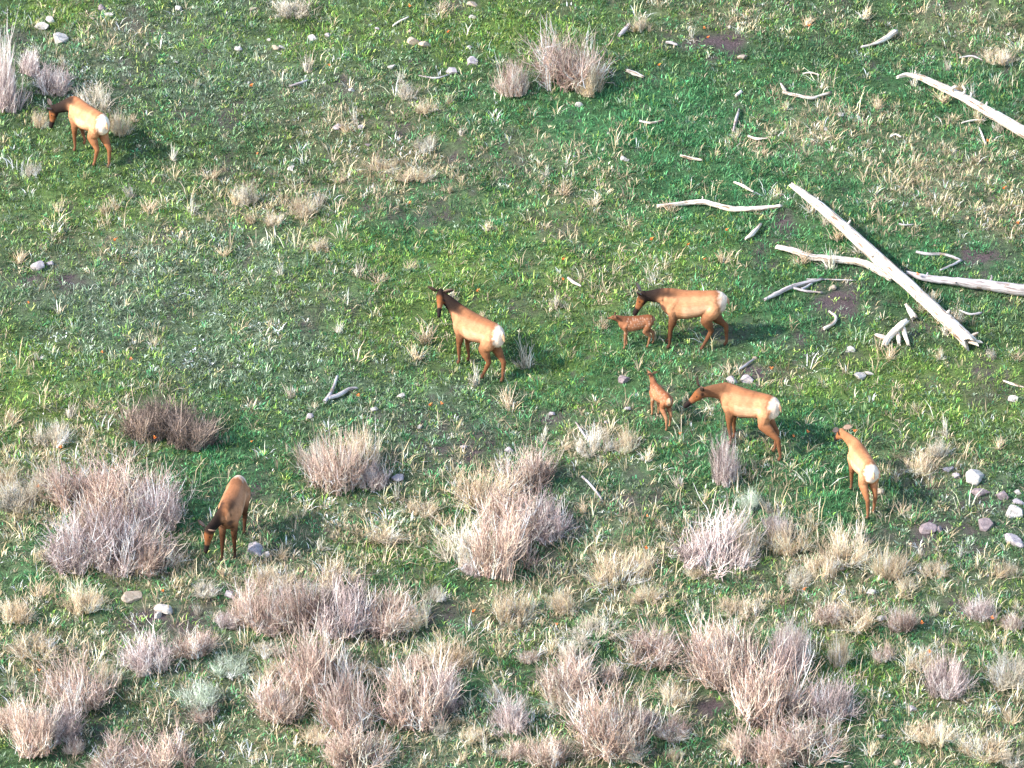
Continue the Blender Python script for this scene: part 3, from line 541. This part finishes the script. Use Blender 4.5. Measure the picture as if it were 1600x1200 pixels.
# ------------------------------------------------------------------ elk
mfur, t, b = nodes('elk_coat')
at = t.nodes.new('ShaderNodeAttribute'); at.attribute_name = 'tint'
n = noise_node(t, 30, 6, .7, stretch=(.5, 1, 1)); hs = t.nodes.new('ShaderNodeHueSaturation'); mr = t.nodes.new('ShaderNodeMapRange'); mr.inputs[1].default_value = .3; mr.inputs[2].default_value = .7; mr.inputs[3].default_value = .82; mr.inputs[4].default_value = 1.15
t.links.new(n.outputs[0], mr.inputs[0]); t.links.new(mr.outputs[0], hs.inputs['Value']); t.links.new(at.outputs['Color'], hs.inputs['Color']); t.links.new(hs.outputs[0], b.inputs['Base Color'])
b.inputs['Roughness'].default_value = .8; b.inputs['Specular IOR Level'].default_value = .12
bp = t.nodes.new('ShaderNodeBump'); bp.inputs['Strength'].default_value = .35; bp.inputs['Distance'].default_value = .012; t.links.new(n.outputs[0], bp.inputs['Height']); t.links.new(bp.outputs[0], b.inputs['Normal'])
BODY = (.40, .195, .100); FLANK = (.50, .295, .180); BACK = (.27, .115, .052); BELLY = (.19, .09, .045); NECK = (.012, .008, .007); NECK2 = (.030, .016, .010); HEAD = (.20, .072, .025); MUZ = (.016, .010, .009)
LEGU = (.17, .070, .030); LEGL = (.14, .062, .034); HOOF = (.03, .024, .02); RUMP = (.56, .45, .36)
def V3(*a): return Vector(a)
def loft(bm, rings, n=18):
    """closed skin through elliptic rings (centre, side vector, up vector)"""
    L = []
    for c, s, u in rings: L.append([bm.verts.new(c + s * math.cos(2 * math.pi * k / n) + u * math.sin(2 * math.pi * k / n)) for k in range(n)])
    for a, b_ in zip(L[:-1], L[1:]):
        for k in range(n): bm.faces.new((a[k], a[(k + 1) % n], b_[(k + 1) % n], b_[k]))
    bm.faces.new(L[0][::-1]); bm.faces.new(L[-1])
def chain(bm, pts, rads, flat=1.0, n=12):
    """limb: rings along a bent path, round caps at both ends"""
    m = len(pts); rings = []
    C_, R_ = [], []
    for i in range(m - 1):
        for k in range(5):
            f = k / 5; C_.append(pts[i].lerp(pts[i + 1], f)); R_.append(rads[i] * (1 - f) + rads[i + 1] * f)
    C_.append(pts[-1]); R_.append(rads[-1])
    t0 = (C_[1] - C_[0]).normalized(); t1 = (C_[-1] - C_[-2]).normalized()
    C_ = [C_[0] - t0 * R_[0] * .8, C_[0] - t0 * R_[0] * .5] + C_ + [C_[-1] + t1 * R_[-1] * .5, C_[-1] + t1 * R_[-1] * .8]
    R_ = [R_[0] * .35, R_[0] * .8] + R_ + [R_[-1] * .8, R_[-1] * .35]
    for i in range(len(C_)):
        tg = (C_[min(i + 1, len(C_) - 1)] - C_[max(i - 1, 0)]).normalized(); s = tg.cross(V3(1, 0, .05)).normalized() if abs(tg.x) < .9 else tg.cross(V3(0, 0, 1)).normalized()
        u = s.cross(tg).normalized(); rings.append((C_[i], s * R_[i], u * R_[i] * flat))
    loft(bm, rings, n)
def dirv(az, el): return V3(math.cos(R(az)) * math.cos(R(el)), math.sin(R(az)) * math.cos(R(el)), math.sin(R(el)))
def elk(name, px, py, heading, label, cat, neck, head, legs, scale=1.0, calf=False, tint=1.0, group='elk herd on the meadow', thin=1.0, seed=1, ear=45, spots=.6, rump=1.0, lg=1.0, nk=0.0):
    mixn = lambda c_: tuple(c_[q_] * (1 - nk) + (.27, .12, .055)[q_] * nk for q_ in range(3))
    """px,py: ground point under the middle of the body. neck/head: (azimuth, elevation) relative to the animal's heading.
    legs: FL, FR, HL, HR as (forward offset of the hoof, lift)"""
    bm = bmesh.new(); smp = []                                 # smp: (point, radius, colour)
    T_ = [(-.80,1.13,.05,.05),(-.765,1.11,.16,.11),(-.69,1.10,.225,.165),(-.56,1.09,.26,.205),(-.38,1.08,.255,.215),(-.15,1.045,.275,.235),(.08,1.01,.30,.245),(.28,1.015,.315,.225),(.44,1.04,.315,.19),(.56,1.07,.27,.15),(.65,1.09,.19,.11),(.70,1.10,.08,.05)]
    bl = thin
    loft(bm, [(V3(x, 0, z - .01), V3(0, hw * bl * (1 if calf else 1.08), 0), V3(0, 0, hh * (bl if calf else 1.06))) for x, z, hh, hw in T_], 24)
    # shape the hips and the shoulders
    for s in (-1, 1):
        chain(bm, [V3(.30, s * .13, 1.16), V3(.44, s * .12, .95), V3(.40, s * .125, .80)], [.10, .12, .095])
        chain(bm, [V3(-.40, s * .10, 1.22), V3(-.56, s * .12, 1.05), V3(-.50, s * .135, .86)], [.09, .16, .13])
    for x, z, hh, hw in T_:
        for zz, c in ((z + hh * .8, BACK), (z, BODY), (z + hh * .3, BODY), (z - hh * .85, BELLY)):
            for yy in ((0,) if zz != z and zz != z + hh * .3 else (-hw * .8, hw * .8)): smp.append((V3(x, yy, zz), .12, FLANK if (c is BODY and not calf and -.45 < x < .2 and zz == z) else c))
    nd = dirv(*neck); hd = dirv(*head)
    nb = V3(.50, 0, 1.15); nl = (.56 if not calf else .42); p1 = nb + nd * nl * .5 + V3(0, 0, .02); p2 = nb + nd * nl
    side = nd.cross(V3(0, 0, 1)).normalized(); nu = side.cross(nd).normalized()
    rings = []
    NK = [(-.25, .23, .15), (0, .22, .145), (.25, .185, .12), (.5, .152, .10), (.75, .128, .086), (1.0, .112, .078), (1.1, .09, .06)]
    base_dir = V3(.85, 0, .35).normalized()
    for f, a_, b_ in NK:
        c = nb + (base_dir * (f * nl) if f < 0 else nd * (f * nl)) + V3(0, 0, .03 * math.sin(max(f, 0) * 3.14))
        k = .95 if calf else 1.0
        rings.append((c, side * b_ * k, nu * a_ * k))
    loft(bm, rings, 18)
    for f in np.linspace(.02, 1, 9):
        c = nb + nd * nl * f
        for s in (-1, 0, 1):
            cn = [NECK[i] * (1 - .35 * (s == 1)) + NECK2[i] * .35 * (s == 1) for i in range(3)]
            smp.append((c + nu * s * .09, .13 + .05 * (1 - f), mixn(cn) if not calf else (.17, .07, .035)))
    hs_ = hd.cross(V3(0, 0, 1)).normalized(); hu = hs_.cross(hd).normalized()
    hb = p2 + nu * .01; HL = .49 if not calf else .29; kk = 1.08 if not calf else .78
    HR = [(-.22, .07, .05), (-.12, .095, .075), (.05, .115, .092), (.25, .108, .086), (.45, .080, .060), (.65, .060, .044), (.85, .056, .043), (.97, .046, .040), (1.03, .02, .02)]
    loft(bm, [(hb + hd * HL * f - hu * (.02 * f), hs_ * b_ * kk, hu * a_ * kk) for f, a_, b_ in HR], 16)
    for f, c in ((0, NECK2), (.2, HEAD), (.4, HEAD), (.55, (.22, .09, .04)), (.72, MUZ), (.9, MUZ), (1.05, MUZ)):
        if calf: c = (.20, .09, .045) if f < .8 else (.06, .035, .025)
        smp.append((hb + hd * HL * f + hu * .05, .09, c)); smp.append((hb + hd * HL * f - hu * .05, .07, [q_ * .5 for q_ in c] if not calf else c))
        for s in (-1, 1): smp.append((hb + hd * HL * f + hs_ * s * .07, .07, c))
    if not calf:
        for s in (-1, 0, 1):
            smp.append((V3(.62, s * .08, .98), .12, (.07, .038, .026))); smp.append((V3(.50, s * .08, .80), .10, (.09, .048, .03))); smp.append((V3(.62, s * .10, 1.14), .10, NECK2))  # neck's shadow on chest and shoulder front painted into the coat colour
    hooves = []
    for i, (dx, lift) in enumerate(legs):
        s = 1 if i % 2 == 0 else -1
        if i < 2:
            y0 = s * .125; hx = .40 + dx; bend = .03 + .5 * lift
            pts = [V3(.42, y0, .92), V3(.37 + dx * .15, y0, .72), V3(.38 + dx * .55 + bend * .6, s * .12, .43 + lift * .6), V3(hx - .02 - lift * .3, s * .12, .115 + lift), V3(hx + .02 - lift * .3, s * .12, .035 + lift * .9)]
            rd = [.125, .090, .054, .031, .043]
        else:
            hx = -.62 + dx
            pts = [V3(-.52, s * .125, .98), V3(-.42 + dx * .2, s * .145, .74), V3(-.68 + dx * .6, s * .125, .48 + lift * .5), V3(hx - .01, s * .12, .115 + lift), V3(hx + .03, s * .12, .035 + lift * .9)]
            rd = [.17, .120, .060, .033, .044]
        if calf: rd = [rd[0] * .85, rd[1] * .9, rd[2] * 1.1, rd[3] * 1.15, rd[4] * 1.05]
        chain(bm, pts, rd)
        mid = pts[1].lerp(pts[2], .5); 
        chain(bm, [pts[1], mid], [rd[1] * 1.02, (rd[1] + rd[2]) * .52], 1.15)
        lk = lg * (.8 if i < 2 else 1); cl = [BODY] + [tuple(q_ * lk for q_ in c_) for c_ in (LEGU, LEGU, LEGL)] + [HOOF] if not calf else [(.24,.10,.045), (.25,.11,.055), (.28,.135,.07), (.28,.14,.075), HOOF]
        for j in range(4):
            for f in (0, .33, .66):
                smp.append((pts[j].lerp(pts[j + 1], f), rd[j] * (1 - f) + rd[j + 1] * f, [cl[j][q_] * (1 - f) + cl[j + 1][q_] * f if j < 3 else cl[j][q_] for q_ in range(3)]))
        smp.append((pts[4], .035, HOOF)); hooves.append(pts[4])
    chain(bm, [V3(-.77, 0, 1.24), V3(-.83, 0, 1.16), V3(-.845, 0, 1.05)], [.03, .032, .018], n=8)     # short tail
    tmp = bpy.data.meshes.new('tmp'); bmesh.ops.recalc_face_normals(bm, faces=bm.faces); bm.to_mesh(tmp); bm.free()
    to = bpy.data.objects.new('tmp', tmp); col.objects.link(to)
    rm = to.modifiers.new('r', 'REMESH'); rm.mode = 'VOXEL'; rm.voxel_size = .0145; rm.use_smooth_shade = True
    sm = to.modifiers.new('s', 'SMOOTH'); sm.factor = .5; sm.iterations = 5
    dg = bpy.context.evaluated_depsgraph_get(); me = bpy.data.meshes.new_from_object(to.evaluated_get(dg)); bpy.data.objects.remove(to)
    # ears: cupped leaves joined into the same mesh
    bm = bmesh.new(); bm.from_mesh(me); nb0 = len(bm.verts)
    earc = []
    for s in (-1, 1):
        eb = hb + hs_ * s * .065 * kk + hu * .085 * kk - hd * .04; ed = (hs_ * s * math.sin(R(ear + 20)) + hu * math.cos(R(ear + 20)) * .9 - hd * .35).normalized(); el_ = .23 if not calf else .20
        wv = hd.cross(ed).normalized(); wv = (wv + hs_ * .2).normalized(); fr = wv.cross(ed).normalized(); prof = [(0, .025), (.2, .055), (.5, .068), (.8, .042), (1, .008)]; ro = []
        for f, w_ in prof: ro.append([bm.verts.new(eb + ed * el_ * f + wv * w_ * math.cos(a) * 1.05 + fr * (w_ * .38 * math.sin(a) - .03 * math.sin(a) ** 2 * (f > .1))) for a in np.linspace(0, 2 * math.pi, 9)[:-1]])
        for a_, b_ in zip(ro[:-1], ro[1:]):
            for k in range(8): bm.faces.new((a_[k], a_[(k + 1) % 8], b_[(k + 1) % 8], b_[k]))
        bm.faces.new(ro[0][::-1]); bm.faces.new(ro[-1])
    for f in bm.faces: f.smooth = True
    bm.to_mesh(me); bm.free()
    nv = len(me.vertices); co = np.empty(nv * 3, dtype=np.float32); me.vertices.foreach_get('co', co); co = co.reshape(-1, 3).astype(np.float64)
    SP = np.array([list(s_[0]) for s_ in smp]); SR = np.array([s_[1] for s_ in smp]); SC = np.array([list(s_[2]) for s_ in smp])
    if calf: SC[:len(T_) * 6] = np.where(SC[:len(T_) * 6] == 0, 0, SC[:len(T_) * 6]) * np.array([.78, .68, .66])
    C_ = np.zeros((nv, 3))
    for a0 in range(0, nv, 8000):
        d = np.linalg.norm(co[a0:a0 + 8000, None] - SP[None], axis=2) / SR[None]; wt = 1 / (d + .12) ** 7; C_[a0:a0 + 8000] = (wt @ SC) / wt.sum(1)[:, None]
    # pale rump patch, darker edge around it
    nz = (fbm(co[:, 1] * 16 + 50, co[:, 2] * 16 + co[:, 0] * 12 + 50, seed, 3) - .5) * .16
    rd_ = np.sqrt(((co[:, 0] + .86) / ((.29 if not calf else .12) * rump)) ** 2 + (co[:, 1] / .25) ** 2 + ((co[:, 2] - 1.14) / .32) ** 2) + nz * 3
    f = np.clip((1.17 - rd_) / .30, 0, 1)[:, None]; e = np.clip(1 - np.abs(rd_ - 1.24) / .14, 0, 1)[:, None] * .45
    trunk = ((co[:, 2] > .72) & (co[:, 0] < -.3))[:, None]
    C_ = np.where(trunk, C_ * (1 - e) + np.array([.13, .055, .025]) * e, C_)
    rc = np.array(RUMP) if not calf else np.array([.42, .29, .19]); C_ = np.where(trunk, C_ * (1 - f) + rc * f, C_)
    tl_ = ((co[:, 0] < -.805) & (np.abs(co[:, 1]) < .036) & (co[:, 2] > .98))[:, None]; C_ = np.where(tl_, np.array([.36, .22, .13]) , C_)
    if calf:
        g_ = np.random.default_rng(seed); ck = np.array([(x + g_.normal(0, .025), s, z + g_.normal(0, .02)) for s in (-1, 1) for z in (1.27, 1.19, 1.11, 1.02) for x in np.arange(-.62, .42, .105) + .05 * (z < 1.15) if g_.random() < .85])
        for c in ck:
            d = np.hypot(co[:, 0] - c[0], co[:, 2] - c[2]); msk = np.clip((.036 - d) / .018, 0, 1) * (np.sign(co[:, 1]) == np.sign(c[1])) * (np.abs(co[:, 1]) > .05)
            C_ = C_ * (1 - msk[:, None] * spots) + np.array([.50, .34, .25]) * msk[:, None] * spots
        bl_ = np.clip((.88 - co[:, 2]) / .1, 0, 1) * (np.abs(co[:, 1]) < .2) * (co[:, 2] > .66) * (co[:, 0] > -.5); C_ = C_ * (1 - .5 * bl_[:, None]) + np.array([.42, .30, .20]) * .5 * bl_[:, None]
    # eyes, nostrils and ears
    for s in (-1, 1):
        ep = np.array(hb + hd * HL * .27 + hs_ * s * .09 * kk + hu * .04); m_ = np.linalg.norm(co - ep, axis=1) < .024; C_[m_] = (.012, .01, .01)
        np_ = np.array(hb + hd * HL * .98 + hs_ * s * .03 * kk + hu * .015); m_ = np.linalg.norm(co - np_, axis=1) < .018; C_[m_] = (.01, .01, .01)
    ev = np.arange(nv) >= nb0; fr_ = ((np.arange(nv) - nb0) % 8 < 4) & ev
    C_[ev] = (.03, .018, .013) if not calf else (.15, .07, .035); C_[fr_] = (.22, .15, .11) if not calf else (.28, .17, .11)
    C_ *= tint; C_ = C_ * (1 + .8 * (fbm(co[:, 0] * 5 + 30, co[:, 2] * 7 + co[:, 1] * 3 + 30, seed, 4) - .5))[:, None]
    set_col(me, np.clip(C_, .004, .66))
    # stand it on the slope: legs stay upright, hooves and trunk follow the ground
    c = P(px, py); a = R(heading); ca, sa_ = math.cos(a), math.sin(a); e_ = .6 * scale
    def gz(x, y): return float(terrain(x, y))
    gF = (gz(c.x + ca * e_, c.y + sa_ * e_) - gz(c.x - ca * e_, c.y - sa_ * e_)) / (2 * e_); gS = (gz(c.x - sa_ * .3, c.y + ca * .3) - gz(c.x + sa_ * .3, c.y - ca * .3)) / .6
    gm = .5 * gF + .5 * SLOPE * sa_; kz = np.clip((co[:, 2] - .15) / .7, 0, 1) * .35
    co[:, 2] += co[:, 0] * (gF * (1 - kz) + gm * kz * .4) + co[:, 1] * gS * (1 - kz)
    co *= scale; me.vertices.foreach_set('co', co.astype(np.float32).ravel()); me.update(); me.name = name
    o = link(name, me, mfur); o.location = (c.x, c.y, gz(c.x, c.y) + .01); o.rotation_euler = (0, 0, a)
    return tag(o, label, cat, group)
elk('cow_elk', 1079, 543, 173, 'cow elk in profile facing left, nosing the small spotted calf', 'elk', (2, 0), (8, -62), [(.08, 0), (.13, 0), (.34, 0), (-.17, 0)], .98, seed=2, ear=25, lg=.6)
elk('cow_elk', 744, 580, 139, 'cow elk turning its head back to look at the camera', 'elk', (20, 36), (124, -42), [(.02, 0), (-.06, 0), (.32, 0), (-.06, 0)], .97, seed=3, ear=65, lg=.9)
elk('cow_elk', 1166, 699, 150, 'cow elk stretching its dark neck out to the left toward the second calf', 'elk', (34, 0), (44, -34), [(-.06, 0), (-.02, 0), (-.28, 0), (-.02, 0)], .97, seed=4, ear=30, nk=.45)
elk('cow_elk', 1346, 782, 107, 'cow elk walking away uphill at the right, seen from behind', 'elk', (20, 10), (10, -45), [(.05, 0), (-.05, 0), (-.16, 0), (.05, 0)], .83, seed=5, ear=72, tint=1.3, nk=.8)  # raised tint puts the glare of its sunlit flank into the coat
elk('cow_elk', 138, 246, 130, 'cow elk grazing at the top left with one front leg bent', 'elk', (42, -20), (52, -76), [(.0, 0), (-.05, .14), (.20, 0), (-.08, 0)], .93, seed=6, ear=40, tint=1.22)  # coat tint lifted to paint in overexposed sunlight on its side
elk('cow_elk', 364, 857, 259, 'cow elk facing the camera with lowered head beside the big pink shrub', 'elk', (-32, -24), (-36, -72), [(-.08, 0), (.12, 0), (.05, 0), (-.02, 0)], .95, seed=7, ear=60, tint=.85, rump=1.35, lg=.4)
elk('elk_calf', 992, 542, 186, 'small spotted elk calf standing under the muzzle of the cow', 'elk calf', (0, 24), (-6, -6), [(.06, 0), (-.06, 0), (.10, 0), (-.16, 0)], .53, calf=True, seed=8, thin=1.04, ear=60, tint=.74, spots=.55)
elk('elk_calf', 1031, 657, 116, 'reddish elk calf seen from behind with neck raised', 'elk calf', (6, 54), (0, 10), [(.03, 0), (-.04, 0), (-.16, 0), (.03, 0)], .56, calf=True, seed=9, thin=.98, ear=40, spots=.3)
print('objects', len(bpy.data.objects))
